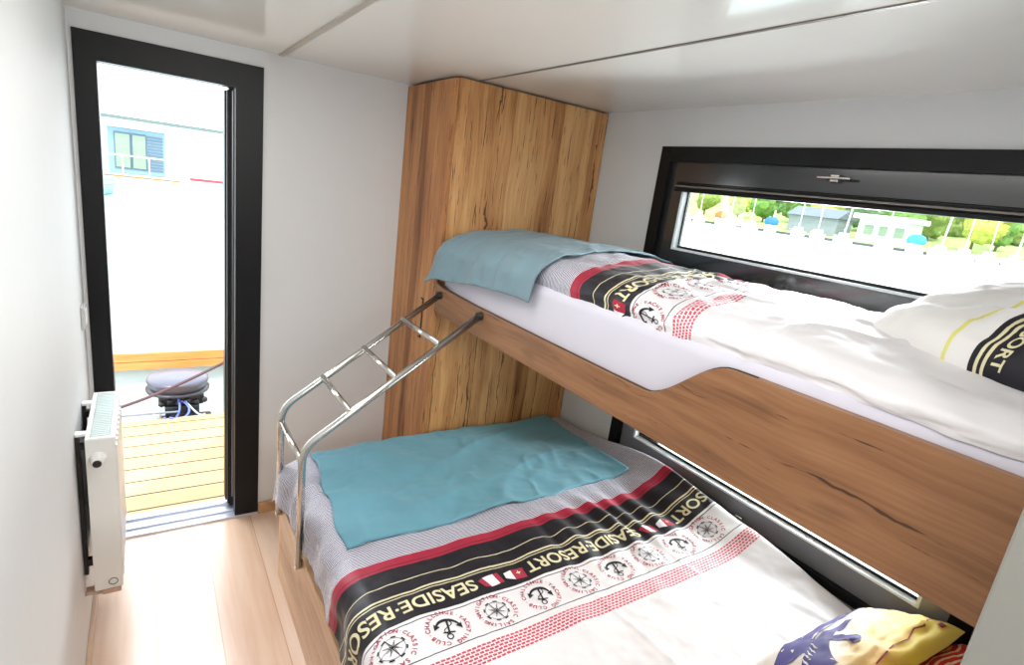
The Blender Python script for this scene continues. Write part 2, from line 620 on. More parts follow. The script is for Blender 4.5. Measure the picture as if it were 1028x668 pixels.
# ------------------------------------------------------------------ upper bunk
HEADY = -2.70
bunk = thing('bunk_bed', (WX + .4, -1.45, 1.12), 'wall-mounted upper bunk with stepped oak guard rail', 'bunk bed')
prof = [(-.4815, 1.122), (HEADY, 1.122), (HEADY, 1.361), (-1.96, 1.359)]
# smooth shoulder down to the low part of the rail
for k in range(0, 15):
    t = k / 14
    y = -1.905 + t * .225
    s = t * t * (3 - 2 * t)
    prof.append((y, 1.358 - s * .131))
prof += [(-1.55, 1.226), (-1.2, 1.226), (-.8, 1.227), (-.56, 1.234), (-.52, 1.24), (-.4815, 1.249)]
obj('guard_rail', MB().prism(prof, 'x', WX, WX + .025, bev=.0015), m_oak_rail, bunk)
edge = MB().tube([(WX + .0125, p[0], p[1] + .0005) for p in prof[3:]], .0022, 6)
obj('rail_edge', edge, m_dark, bunk)
obj('bed_base', MB().box(WX + .0255, W - .001, HEADY, -WD - .001, 1.125, 1.143), m_edge, bunk)


# ------------------------------------------------------------------ cloth helpers
rng = np.random.RandomState(3)
LAT = rng.rand(64, 64, 64)


def vnoise(x, y, z=0):
    x = np.asarray(x, float)
    y = np.asarray(y, float)
    xi, yi = np.floor(x).astype(int), np.floor(y).astype(int)
    fx, fy = x - xi, y - yi
    fx = fx * fx * fx * (fx * (fx * 6 - 15) + 10)
    fy = fy * fy * fy * (fy * (fy * 6 - 15) + 10)
    A = LAT[int(z) % 64]
    g = lambda i, j: A[i % 64, j % 64]
    return ((g(xi, yi) * (1 - fx) + g(xi + 1, yi) * fx) * (1 - fy) + (g(xi, yi + 1) * (1 - fx) + g(xi + 1, yi + 1) * fx) * fy) * 2 - 1


def fbm(x, y, z=0, o=3):
    r, a, f = 0, 1.0, 1.0
    for k in range(o):
        r = r + a * vnoise(x * f, y * f, z + k)
        a *= .5
        f *= 2.03
    return r


def ridge(x, y, z=0):
    """sharp-ish crease field, 0..1, with peaks along noise contour lines"""
    n = vnoise(x, y, z) + .4 * vnoise(2 * x, 2 * y, z + 7)
    return np.exp(-(n / .16) ** 2)


def sstep(a, b, x):
    t = np.clip((x - a) / (b - a), 0, 1)
    return t * t * (3 - 2 * t)


class Cloth:
    """base(a,b)->P and height(a,b); evaluates displaced points, extra offset along the normal"""

    def __init__(s, base, height):
        s.base, s.h = base, height

    def at(s, a, b, off=0.0):
        a, b = np.asarray(a, float), np.asarray(b, float)
        e = .004
        P = s.base(a, b)
        da = s.base(a + e, b) - s.base(a - e, b)
        db = s.base(a, b + e) - s.base(a, b - e)
        n = np.cross(da, db)
        n = n / np.maximum(np.linalg.norm(n, axis=-1, keepdims=True), 1e-9)
        return P + n * (s.h(a, b) + off)[..., None]

    def mesh(s, mb, a0, a1, b0, b1, na, nb, off=None, mi=0, uvf=None, warp=None):
        A, B = np.meshgrid(np.linspace(a0, a1, na), np.linspace(b0, b1, nb), indexing='ij')
        UVA, UVB = A, B
        if warp is not None:
            A, B = warp(A, B)
        o = np.zeros_like(A) if off is None else off(A, B)
        P = s.at(A, B, o)
        uv = np.stack([A, B], -1) if uvf is None else uvf(A, B, P)
        mb.grid(P, uv, mi)
        return P


# --- lettering
_gl = {}


def glyph(txt, size, bold, maxlen):
    key = (txt, size, bold, maxlen)
    if key in _gl:
        return _gl[key]
    cu = bpy.data.curves.new('lettering', 'FONT')
    cu.body = txt
    cu.size = size
    cu.offset = bold
    cu.align_x = 'CENTER'
    cu.resolution_u = 4
    ob = bpy.data.objects.new('lettering', cu)
    COL.objects.link(ob)
    bpy.context.view_layer.update()
    dg = bpy.context.evaluated_depsgraph_get()
    me = bpy.data.meshes.new_from_object(ob.evaluated_get(dg))
    bpy.data.objects.remove(ob)
    bpy.data.curves.remove(cu)
    bm = bmesh.new()
    bm.from_mesh(me)
    bpy.data.meshes.remove(me)
    bmesh.ops.remove_doubles(bm, verts=bm.verts[:], dist=1e-5)
    bmesh.ops.triangulate(bm, faces=bm.faces[:])
    for _ in range(4):
        ed = [e for e in bm.edges if e.calc_length() > maxlen]
        if not ed:
            break
        bmesh.ops.subdivide_edges(bm, edges=ed, cuts=1)
        bmesh.ops.triangulate(bm, faces=bm.faces[:])
    bm.verts.index_update()
    V = np.array([v.co[:2] for v in bm.verts])
    F = [[v.index for v in f.verts] for f in bm.faces]
    bm.free()
    _gl[key] = (V, F)
    return V, F


def poly_fine(pts, maxlen=.008):
    bm = bmesh.new()
    bm.faces.new([bm.verts.new((p[0], p[1], 0)) for p in pts])
    bmesh.ops.triangulate(bm, faces=bm.faces[:])
    for _ in range(4):
        ed = [e for e in bm.edges if e.calc_length() > maxlen]
        if not ed:
            break
        bmesh.ops.subdivide_edges(bm, edges=ed, cuts=1)
        bmesh.ops.triangulate(bm, faces=bm.faces[:])
    bm.verts.index_update()
    V = np.array([v.co[:2] for v in bm.verts])
    F = [[v.index for v in f.verts] for f in bm.faces]
    bm.free()
    return V, F


def stamp(mb, cloth, VF, ca, cb, mi, rot=0.0, off=.0014, fmap=None, clip=None):
    V, F = VF
    c, s_ = math.cos(rot), math.sin(rot)
    a = ca + V[:, 0] * c - V[:, 1] * s_
    b_ = cb + V[:, 0] * s_ + V[:, 1] * c
    if clip is not None:
        ok = clip(a, b_)
        F = [f for f in F if all(ok[i] for i in f)]
        if not F:
            return
    if fmap is not None:
        a, b_ = fmap(a, b_)
    P = cloth.at(a, b_, np.full(len(a), off))
    mb.add(P, F, mi, np.stack([a, b_], -1), True)


def thick_line(pts, w):
    """polyline as list of quads -> V,F"""
    pts = np.array(pts, float)
    n = len(pts)
    d = np.gradient(pts, axis=0)
    d /= np.maximum(np.linalg.norm(d, axis=1, keepdims=True), 1e-9)
    nr = np.stack([-d[:, 1], d[:, 0]], 1)
    w = np.full(n, w) if np.isscalar(w) else np.array(w)
    m = 2 if w.max() < .03 else 9
    V = np.concatenate([pts + nr * w[:, None] * (.5 - k / (m - 1)) for k in range(m)])
    F = [(k * n + i + 1, k * n + i, (k + 1) * n + i, (k + 1) * n + i + 1) for k in range(m - 1) for i in range(n - 1)]
    return V, F


def arc_pts(r, a0, a1, n, cx=0, cy=0):
    return [(cx + r * math.cos(a0 + (a1 - a0) * k / n), cy + r * math.sin(a0 + (a1 - a0) * k / n)) for k in range(n + 1)]


# material slots of a duvet mesh: 0 cloth, 1 cream, 2 red, 3 ink, 4 white
def circle_text(mb, cloth, txt, ca, cb, r, size, start, fmap, clip):
    n = len(txt)
    for k, ch in enumerate(txt):
        if ch == ' ':
            continue
        th = start - 2 * PI * k / n
        stamp(mb, cloth, glyph(ch, size, .0004, .02), ca + r * math.cos(th), cb + r * math.sin(th), 2, th - PI / 2, fmap=fmap, clip=clip)


def compass(mb, cloth, ca, cb, R, fmap, clip, rot=.25):
    for k in range(16):
        a0 = rot + 2 * PI * k / 16
        if k % 2 == 0:
            stamp(mb, cloth, thick_line(arc_pts(R * .62, a0, a0 + 2 * PI / 16 * .9, 3), R * .07), ca, cb, 3, fmap=fmap, clip=clip)
        stamp(mb, cloth, thick_line(arc_pts(R * .56, a0, a0 + 2 * PI / 16, 2), R * .022), ca, cb, 3, fmap=fmap, clip=clip)
    for k in range(8):
        a0 = rot + 2 * PI * k / 8
        L = R * (.68 if k % 2 == 0 else .42)
        w = R * .11
        tip = (L * math.cos(a0), L * math.sin(a0))
        p1 = (w * math.cos(a0 - PI / 8), w * math.sin(a0 - PI / 8))
        p2 = (w * math.cos(a0 + PI / 8), w * math.sin(a0 + PI / 8))
        stamp(mb, cloth, poly_fine([(0, 0), p1, tip]), ca, cb, 3, fmap=fmap, clip=clip)
        stamp(mb, cloth, thick_line([(0, 0), p2, tip], R * .022), ca, cb, 3, fmap=fmap, clip=clip)


def anchor(mb, cloth, ca, cb, R, fmap, clip, rot=.0):
    S = R * .68

    def st(VF):
        stamp(mb, cloth, VF, ca, cb, 3, rot, fmap=fmap, clip=clip)
    st(poly_fine([(-.08 * S, -.85 * S), (.08 * S, -.85 * S), (.07 * S, .55 * S), (-.07 * S, .55 * S)]))
    st(thick_line(arc_pts(.20 * S, 0, 2 * PI, 14, 0, .76 * S), .09 * S))
    st(poly_fine([(-.42 * S, .36 * S), (.42 * S, .36 * S), (.42 * S, .48 * S), (-.42 * S, .48 * S)]))
    pts = arc_pts(.86 * S, PI * 1.10, PI * 1.90, 16, 0, .10 * S)
    st(thick_line(pts, [(.13 + .12 * math.sin(PI * k / 16)) * S for k in range(17)]))
    for sgn in (-1, 1):
        st(poly_fine([(sgn * .98 * S, .18 * S), (sgn * .55 * S, -.12 * S), (sgn * .98 * S, -.40 * S)][::sgn]))
    rope = [(math.sin(t * 5.6) * .30 * S, (.6 - t * 1.2) * S) for t in np.linspace(0, 1, 20)]
    st(thick_line(rope, .07 * S))


def flags(mb, cloth, ca, cb, fmap, clip):
    h = .042
    k = lambda *p: poly_fine([(x, y) for x, y in p])
    stamp(mb, cloth, k((-.075, -h / 2), (-.036, -h / 2), (-.036, h / 2), (-.075, h / 2)), ca, cb, 2, -.12, fmap=fmap, clip=clip)
    stamp(mb, cloth, k((-.036, -h / 2), (-.008, -h / 4), (-.008, h / 4), (-.036, h / 2)), ca, cb, 4, -.12, fmap=fmap, clip=clip)
    stamp(mb, cloth, glyph('+', .03, .0004, .02), ca - .056, cb - .008, 1, 0, off=.0022, fmap=fmap, clip=clip)
    stamp(mb, cloth, k((.006, -h / 2), (.022, -h / 2), (.022, h / 2), (.006, h / 2)), ca, cb, 2, .1, fmap=fmap, clip=clip)
    stamp(mb, cloth, k((.022, -h / 2), (.060, -h / 2), (.052, h / 2), (.022, h / 2)), ca, cb, 4, .1, fmap=fmap, clip=clip)
    stamp(mb, cloth, k((.060, -h / 2), (.078, -h / 3), (.070, h / 3), (.052, h / 2)), ca, cb, 2, .1, fmap=fmap, clip=clip)


def prints(mb, cloth, phrases, flag_at, badges, first_anchor, fmap, clip, R=.055, tsize=.062, pitch=.141):
    for ca in phrases:
        V, F = glyph('SEASIDE\u00b7RESORT', tsize, .0011, .009)
        wd = V[:, 0].max() - V[:, 0].min()
        V2 = V.copy()
        V2[:, 0] *= .475 / wd
        stamp(mb, cloth, (V2, F), ca, 1.4215, 1, fmap=fmap, clip=clip)
    for ca in flag_at:
        flags(mb, cloth, ca, 1.443, fmap, clip)
    for i, ca in enumerate(badges):
        if (i % 2 == 0) == first_anchor:
            circle_text(mb, cloth, 'CHALLENGE\u00b7YACHTING CLUB\u00b7', ca, 1.553, R * .86, R * .30, -.12, fmap, clip)
            anchor(mb, cloth, ca, 1.555, R, fmap, clip, -.25)
        else:
            circle_text(mb, cloth, 'NAVIGATION\u00b7CLASSIC SAILING\u00b7', ca, 1.553, R * .86, R * .30, .05, fmap, clip)
            compass(mb, cloth, ca, 1.553, R, fmap, clip)


DUVET_MATS = [m_duvet, m_cream, m_red, m_ink, m_wprint]


def rounded_mattress(x0, x1, y0, y1, z0, z1, r):
    bm = bmesh.new()
    bmesh.ops.create_cube(bm, size=1)
    for v in bm.verts:
        v.co = Vector(((x0 + x1) / 2 + v.co.x * (x1 - x0), (y0 + y1) / 2 + v.co.y * (y1 - y0), (z0 + z1) / 2 + v.co.z * (z1 - z0)))
    bmesh.ops.bevel(bm, geom=list(bm.edges), offset=r, segments=5, profile=.5, affect='EDGES')
    return MB().frombm(bm, 0, True)


# ------------------------------------------------------------------ upper bunk bedding
tag(obj('mattress', rounded_mattress(WX + .026, W - .002, HEADY + .002, -WD - .003, 1.144, 1.386, .035), m_sheet),
    'mattress in a white fitted sheet, in the oak upper bunk', 'mattress')

UXR = W - .012


def up_top(a, b):
    """height of the upper bedding, a from the window wall"""
    z = 1.442 + .034 * np.sin(np.clip(a / .66, 0, 1) * PI * .9)
    z = z + .012 * np.exp(-((b - 1.0) / .3) ** 2) * sstep(.2, .5, a)
    z = z - .02 * sstep(1.9, 2.3, b) * sstep(.2, .6, a)
    z = z - .05 * (1 - np.clip(a / .05, 0, 1)) ** 2
    z = z - .035 * (1 - np.clip((b - .485) / .07, 0, 1)) ** 2
    return z


def up_base(a, b):
    a0, r = .645, .108
    zt = up_top(np.minimum(a, a0), b)
    rz = zt - 1.395
    t = np.clip((a - a0) / (r * 1.35), 0, 1) * PI / 2
    x = UXR - np.minimum(a, a0) - r * np.sin(t)
    z = zt - rz * (1 - np.cos(t))
    ex = np.clip(a - a0 - r * 1.35, 0, 1)
    hem = .75 - .45 * sstep(1.65, 1.8, b)
    z = z - ex * hem
    x = x + ex * .12
    return np.stack([x, -b + 0 * a, z], -1)


def up_h(a, b):
    e = np.clip(a / .05, 0, 1)
    h = .008 * fbm(a * 5, b * 4, 3)
    h = h + .007 * ridge(a * 4 + b * 2, b * 5, 11) * sstep(1.1, 1.4, b)
    h = h + .010 * np.sin((a * 1.0 + b * .35) * 2 * PI / .085 + 3 * vnoise(a * 6, b * 6, 5)) * np.exp(-((b - 1.40) / .13) ** 2) * sstep(.45, .15, a) * sstep(.0, .1, a)
    h = h + .004 * fbm(a * 16, b * 12, 9)
    return h * e


UPC = Cloth(up_base, up_h)


def up_v(a, b):      # print coordinate along the bed: the print lies a little askew
    x = UXR - np.minimum(a, .8)
    return b - .068 + .16 * (x - 1.21)


def up_uv(A, B, P):
    return np.stack([A, up_v(A, B)], -1)


def up_fmap(a, v):
    x = UXR - np.minimum(a, .8)
    return a, v + .068 - .16 * (x - 1.21)


mb = MB()
UA1 = .645 + .108 * 1.35 + .055
UPC.mesh(mb, 0.0, UA1, .486, HEADY * -1 - .03, 110, 240, uvf=up_uv)
upclip = lambda a, b: (a > .03) & (a < UA1 - .002)
prints(mb, UPC, [.835 - .315, .835 - .315 - .67], [.835 + .005, .835 - .65], [.785 - .147 * k for k in range(6)], True, up_fmap, upclip)
tag(obj('duvet', mb, DUVET_MATS), 'nautical print duvet with anchor badges, crumpled on the upper bunk', 'duvet')


# teal throw on the upper bunk, hanging over the rail
def th_base(a, b):
    a0, r = .60, .175
    zt = up_top(np.minimum(a, .60), b) + .008
    rz = .105
    L = .225
    t = np.clip((a - a0) / L, 0, 1) * PI / 2
    corner = np.exp(-((b - .487) / .09) ** 2)
    x = UXR - np.minimum(a, a0) - (r + .018 * corner) * np.sin(t)
    z = zt - rz * (1 - np.cos(t))
    ex = np.clip(a - a0 - L, 0, 1)
    z = z - ex * (1 - .0 * corner)
    x = x - ex * (.10 + .25 * corner)
    y = -b + corner * np.clip(ex * 8, 0, 1) * .02
    return np.stack([x, y, z], -1)


def th_h(a, b):
    dr = sstep(.5, .9, a)
    h = .004 + .006 * fbm(a * 4, b * 5, 21)
    h = h + dr * (.006 * np.sin(b * 2 * PI / .19 + 2.5 * vnoise(a * 4, b * 4, 8)) + .002 * np.sin(b * 2 * PI / .083 + a * 9 + 3 * vnoise(a * 3, b * 5, 12)))
    h = h + .004 * ridge(a * 5, b * 7, 4) + .0025 * fbm(a * 18, b * 22, 2)
    return np.maximum(h, -.001) + .006 + .006 * dr


THC = Cloth(th_base, th_h)
mb = MB()
TA1 = .60 + .225


def th_warp(A, B):
    t = A / (TA1 + .088)
    hem = .088 - .035 * sstep(.6, 1.0, B) + .004 * np.sin(B * 15)
    A2 = t * (TA1 + hem)
    B2 = .486 + (B - .486) * (1 + .012 * np.sin(A2 * 9)) - .10 * sstep(.75, 0.0, A2) * sstep(.486, 1.15, B)
    return A2, B2


edge_drop = lambda A, B: -.010 * sstep(1.125, 1.158, B) * sstep(.7, .5, A)
THC.mesh(mb, 0.01, TA1 + .088, .486, 1.158, 120, 110, warp=th_warp, off=edge_drop)
th = obj('throw_blanket', mb, m_teal_up)
md = th.modifiers.new('Solidify', 'SOLIDIFY')
md.thickness = .006
md.offset = -1
tag(th, 'dusty teal cloth folded over the foot of the upper bunk, hanging over its rail', 'blanket')


# ------------------------------------------------------------------ pillows
def pillow(name, L, Wd, T, C, U, V, N, mats, prints_fn=None, uvf=None, seed=1, n=56, pinch=.2):
    U, V, N = Vector(U).normalized(), Vector(V).normalized(), Vector(N).normalized()
    C = Vector(C)

    def P(u, v, side, off=0.0):
        u, v = np.asarray(u, float), np.asarray(v, float)
        pu = np.clip(1 - np.abs(u) ** 4.5, 0, 1)
        pv = np.clip(1 - np.abs(v) ** 4.0, 0, 1)
        th_ = T / 2 * (pu * pv) ** .55
        th_ = th_ * (1 + .10 * fbm(u * 2 + 5, v * 2, seed) * (pu * pv) ** .3) + .006 * fbm(u * 5, v * 5, seed + 3) * (pu * pv) ** .4
        x = u * L / 2 * np.sqrt(1 - pinch * np.abs(v) ** 3)
        y = v * Wd / 2 * np.sqrt(1 - pinch * np.abs(u) ** 3)
        z = side * np.maximum(th_, 0) * (1.0 if side > 0 else .55) + off
        out = np.zeros(u.shape + (3,))
        for k in range(3):
            out[..., k] = C[k] + x * U[k] + y * V[k] + z * N[k]
        return out
    mb = MB()
    g = np.sin(np.linspace(-1, 1, n) * PI / 2)
    A, B = np.meshgrid(g, g, indexing='ij')
    for side in (1, -1):
        Q = P(A, B, side)
        mb.grid(Q, np.stack([A, B], -1), 0, flip=(side < 0))

    class S:
        def at(self, a, b_, off):
            e = 2e-3
            q = P(a, b_, 1)
            du = P(np.asarray(a) + e, b_, 1) - q
            dv = P(a, np.asarray(b_) + e, 1) - q
            nn = np.cross(du, dv)
            nn /= np.maximum(np.linalg.norm(nn, axis=-1, keepdims=True), 1e-9)
            return q + nn * np.asarray(off)[..., None]
    if prints_fn:
        prints_fn(mb, S())
    o = obj(name, mb, mats)
    me = o.data
    bm = bmesh.new()
    bm.from_mesh(me)
    bmesh.ops.remove_doubles(bm, verts=bm.verts[:], dist=2e-5)
    bm.to_mesh(me)
    bm.free()
    return o


def pillow_upper_mat():
    t = NT('nautical_pillow_print')
    o = t.xyz(t.coords('UV'))
    u = t.math('MULTIPLY', t.math('ADD', o[0], 1.0), .5)
    n = t.noise(t.comb(o[0], o[1], 0.0), 9, 2)
    u = t.math('ADD', u, t.math('MULTIPLY', t.math('SUBTRACT', n, .5), .006))
    wc, yl = srgb(236, 234, 232), srgb(226, 222, 130)
    st = [(0.0, wc), (PU['y'], yl), (PU['y'] + .016, wc), (PU['b'], INK), (PU['b'] + .016, CREAM), (PU['b'] + .028, INK), (PU['b'] + .040, CREAM), (PU['b'] + .052, INK),
          (PU['b'] + .30, CREAM), (PU['b'] + .315, INK), (PU['b'] + .36, wc)]
    c = t.ramp(u, st, 'CONSTANT')
    t.base(c, .6, .35)
    t.bump(t.noise(t.coords(), 420, 2), .1, .001)
    return t.m


PU = dict(y=.395, b=.50)


def pu_print(mb, S):
    V, F = glyph('SEASIDE\u00b7RESORT', .029, .0007, .008)
    V = V.copy()
    V[:, 0] *= .27 / (V[:, 0].max() - V[:, 0].min())
    L, Wd = PUL, PUW
    # text runs across the pillow (towards -v), letters stand towards +u; spaced along the bulging cloth
    vs = np.linspace(-1, 1, 400)
    Q = S.at(np.full(400, .22), vs, np.zeros(400))
    sl = np.concatenate([[0], np.cumsum(np.linalg.norm(np.diff(Q, axis=0), axis=1))])
    u = .15 + V[:, 1] / (L / 2)
    v = np.interp(.012 + V[:, 0].max() - V[:, 0], sl, vs)
    Pq = S.at(u, v, np.full(len(u), .0016))
    mb.add(Pq, F, 1, np.stack([u, v], -1), True)


PUL, PUW = .59, .4254
pillow('pillow', PUL, PUW, .1623, (1.6300, -2.2950, 1.5130), (-.3914, -.9199, .0257), (.8851, -.3687, .2841), (-.2519, .134, .9584), [pillow_upper_mat(), m_cream], pu_print, seed=2)
tag(bpy.data.objects['pillow'], 'white pillow with black lettered band at the head of the upper bunk', 'pillow')

# ------------------------------------------------------------------ lower bed
bed = thing('bed', (1.31, -1.45, 0), 'low double bed with pale oak side panel below the upper bunk', 'bed')
obj('side_panel', MB().box(LX, LX + .020, HEADY, -.5005, 0, .352, .001), m_oak_bed, bed)
ep = obj('end_panel', MB().box(LX - .001, W - .004, -.5, -.482, 0, .352, .001), m_edge, bed)
obj('slat_base', MB().box(LX + .0205, W - .004, HEADY, -.5008, .27, .30, .001), m_edge, bed)
tag(obj('mattress', rounded_mattress(LX + .017, W - .004, HEADY + .002, -.486, .301, .515, .04), m_sheet),
    'wide mattress in a white sheet, on the low oak bed under the window', 'mattress')

LXR = 1.992


def lo_base(a, b):
    a0, r = 1.302, .071
    z = .560 + 0 * a
    bumpb = .112 * np.exp(-((b - 1.22) / .36) ** 2) + .045 * np.exp(-((b - 1.75) / .25) ** 2)
    z = z + bumpb * np.exp(-(np.maximum(a - .0, 0) / .13) ** 2)
    z = z - .075 * (1 - np.clip(a / .05, 0, 1)) ** 2
    z = z - .06 * (1 - np.clip((b - .484) / .06, 0, 1)) ** 2
    z = z + .010 * np.sin(np.clip(a / 1.3, 0, 1) * PI)
    ae = np.minimum(a, a0)
    zt = np.where(a > a0, z, z)
    t = np.clip((a - a0) / (r * PI / 2), 0, 1) * PI / 2
    ex = np.clip(a - a0 - r * PI / 2, 0, 1)
    x = LXR - ae - r * np.sin(t) - ex * .05
    zz = zt - r * (1 - np.cos(t)) - ex
    corner = np.exp(-((b - .53) / .09) ** 2)
    x = x - .022 * corner * np.sin(t)
    return np.stack([x, -b + 0 * a, zz], -1)


def lo_h(a, b):
    e = np.clip(a / .06, 0, 1)
    h = .007 * fbm(a * 3.2, b * 3.2, 31)
    win = np.exp(-((b - 1.36) / .17) ** 2)
    fold = np.sin((a + .10 * (b - 1.36)) * 2 * PI / .105 + 2.2 * vnoise(a * 4, b * 3, 6))
    h = h + .0085 * fold * win * sstep(.85, .55, a) * sstep(.0, .1, a)
    h = h + .0035 * np.sin(a * 2 * PI / .19 + 2 * vnoise(a * 3, b * 3, 16)) * win
    h = h + .006 * ridge(a * 3 + 1, b * 1.4, 14) * sstep(1.55, 1.75, b)
    for a0, w in ((.35, .004), (.715, .005), (1.07, .003)):
        h = h + w * .5 * np.exp(-((a - a0 - .012 * np.sin(b * 5)) / .009) ** 2) * sstep(1.3, 1.6, b)
    dr = sstep(1.25, 1.45, a)
    h = h + dr * (.006 * np.sin(b * 2 * PI / .17 + 2 * vnoise(a * 3, b * 4, 18)) + .004 * fbm(a * 12, b * 16, 23))
    h = h + .006 * ridge(a * 5, b * 9, 27) * sstep(.95, .6, b) * sstep(1.1, 1.35, a)
    h = h + .0018 * fbm(a * 18, b * 18, 26)
    return h * e


LOC = Cloth(lo_base, lo_h)
mb = MB()
LA1 = 1.302 + .071 * PI / 2 + .100
LOC.mesh(mb, 0.0, LA1, .484, 2.44, 190, 250)
xa = lambda x: LXR - x
loclip = lambda a, b: (a > .045) & (a < LA1 - .001)
prints(mb, LOC, [xa(1.375), xa(1.375) + .652, xa(1.375) - .652], [xa(1.375) + .326, xa(1.375) - .326],
       [xa(1.844) + .1467 * k for k in range(10)], False, None, loclip)
tag(obj('duvet', mb, DUVET_MATS), 'nautical print duvet with striped foot end, spread over the lower bed', 'duvet')


# teal sheet lying on the lower duvet
def ts_h(a, b):
    h = .005 + .004 * fbm(a * 5, b * 6, 41) + .0062 * ridge(a * 2.2 + b, b * 3.2 - a, 44) + .0045 * ridge(a * 6 - b * 2, b * 5 + a, 49) + .0015 * fbm(a * 20, b * 20, 47)
    for k, (a0, b0, da, db, w) in enumerate(((.25, .62, .5, .02, .004), (.3, .75, .3, .05, .0035), (.55, .52, .25, .10, .003), (.2, .9, .25, .02, .003))):
        s_ = (a - a0) / da
        d = (b - b0 - db * s_) / .010
        h = h + w * np.exp(-d * d) * np.exp(-(s_ * 1.2) ** 4)
    return h


TSC = Cloth(lo_base, lambda a, b: lo_h(a, b) * .8 + np.maximum(ts_h(a, b), .001) + .005)
mb = MB()


def ts_warp(A, B):
    t = (A - .112) / (1.300 - .112)
    s_ = (B - .486) / (1.150 - .486)
    A2 = .112 + (.02 * s_) + t * (1.188 - .02 * s_ + .018 * s_ - .035 * (1 - s_)) + .006 * np.sin(B * 26) * t
    B2 = .486 + s_ * (.664 - .018 * (1 - t)) + .005 * np.sin(A * 14) * s_
    return A2, B2


def ts_off(A, B):
    return 0 * A


TSC.mesh(mb, .112, 1.300, .486, 1.150, 130, 90, warp=ts_warp)
ts = obj('throw_blanket', mb, m_teal)
md = ts.modifiers.new('Solidify', 'SOLIDIFY')
md.thickness = .010
md.offset = -1
tag(ts, 'bright teal cloth laid flat across the foot of the lower bed', 'blanket')


# lower pillows
def sunset_mat():
    t = NT('sunset_pillow_print')
    uv = t.coords('UV')
    o = t.xyz(uv)
    n = t.noise(uv, 2.5, 3)
    f = t.math('ADD', t.math('ADD', t.math('MULTIPLY', o[0], .5), t.math('MULTIPLY', o[1], -.6)), t.math('MULTIPLY', t.math('SUBTRACT', n, .5), .3))
    c = t.ramp(t.math('MULTIPLY', t.math('ADD', f, 1.0), .5), [(.42, srgb(238, 232, 224)), (.54, srgb(250, 222, 160)), (.64, srgb(255, 204, 96)), (.80, srgb(255, 228, 84)), (.97, srgb(255, 234, 120))])
    t.base(c, .6, .35)
    t.bump(t.noise(t.coords(), 420, 2), .1, .001)
    return t.m


def sun_print(mb, S):
    def st(pts_or_vf, mi, off=.0016):
        V, F = pts_or_vf
        P = S.at(V[:, 0], V[:, 1], np.full(len(V), off))
        mb.add(P, F, mi, V, True)
    # violet wave: a thick curling crest with thinner locks
    def lock(pts, ws, mi=1, off=.0016):
        p = np.array(pts)
        t = np.linspace(0, 1, len(p))
        tt = np.linspace(0, 1, 22)
        q = np.stack([np.interp(tt, t, p[:, 0]), np.interp(tt, t, p[:, 1])], 1)
        k = np.ones(5) / 5
        for _ in range(2):
            q2 = np.stack([np.convolve(np.pad(q[:, i], 2, mode='edge'), k, 'valid') for i in range(2)], 1)
            q = q2
        st(thick_line(q, np.interp(tt, t, ws)), mi, off)
    lock([(.80, .78), (.35, .86), (-.15, .76), (-.55, .52), (-.93, .10)], [.05, .22, .34, .40, .55])
    lock([(.34, .48), (.02, .44), (-.34, .26), (-.66, -.08), (-.9, -.5)], [.05, .15, .22, .30, .45])
    lock([(-.40, .20), (-.22, .04), (-.14, -.16), (-.26, -.36)], [.08, .20, .18, .06])
    lock([(.40, .66), (.0, .62), (-.42, .40)], [.012, .03, .03], 2, .003)
    for k in range(5):
        x = -.52 - k * .07
        lock([(x, .22 - k * .06), (x - .03, .10 - k * .06), (x - .05, .0 - k * .06)], [.008, .025, .008], 2, .003)
    # thin red coastline
    zz = [(.93, -.62), (.80, -.66), (.66, -.62), (.52, -.70), (.38, -.66), (.2, -.74), (.0, -.70), (-.2, -.80), (-.4, -.84)]
    st(thick_line(zz, .022), 3)
    st(poly_fine([(.70, -.84), (.80, -.84), (.80, -.74), (.70, -.74)], .05), 3)


pl = pillow('pillow', .5821, .245, .09, (1.6914, -2.1343, .648), (.9972, -.0742, -.0051), (.0627, .8758, -.4787), (.04, .477, .878), [sunset_mat(), m_purple, m_wprint, m_red], sun_print, seed=9, pinch=.1)
tag(pl, 'pillow with violet wave and yellow sunset print at the head of the lower bed', 'pillow')


def red_mat():
    t = NT('red_wave_pillow_print')
    o = t.xyz(t.coords('UV'))
    ph = t.math('ADD', t.math('MULTIPLY', o[1], 55.0), t.math('MULTIPLY', t.math('SINE', t.math('MULTIPLY', o[0], 5.0)), 4.0))
    s = t.math('GREATER_THAN', t.math('SINE', ph), .35)
    s = t.math('MULTIPLY', s, t.math('LESS_THAN', o[1], .9))
    t.base(t.mix(s, srgb(214, 48, 50) + (1,), srgb(248, 226, 196) + (1,)), .6, .35)
    return t.m


pl = pillow('pillow', .30, .26, .11, (1.83, -2.36, .635), (1, -.05, .05), (.0, 1, .10), (0, -.1, 1), [red_mat()], None, seed=15, n=36)
tag(pl, 'red pillow with pale wavy lines tucked behind the sunset pillow', 'pillow')

# ------------------------------------------------------------------ ladder
lad = thing('bed_ladder', (.60, -.70, .34), 'sloping chrome ladder from the lower bed up to the upper bunk', 'ladder')
R_T = .0125


def ladder_path(y):
    top = Vector((WX - .006, y, 1.205))
    knee = Vector((.6045, y, .770))
    foot = Vector((.6045, y, .325))
    pts = [top]
    d1 = (top - knee).normalized()
    d2 = (foot - knee).normalized()
    r = .055
    A, B_ = knee + d1 * r, knee + d2 * r
    for k in range(9):
        t = k / 8
        pts.append(A * (1 - t) ** 2 + knee * 2 * t * (1 - t) + B_ * t * t)
    pts.append(foot)
    return pts


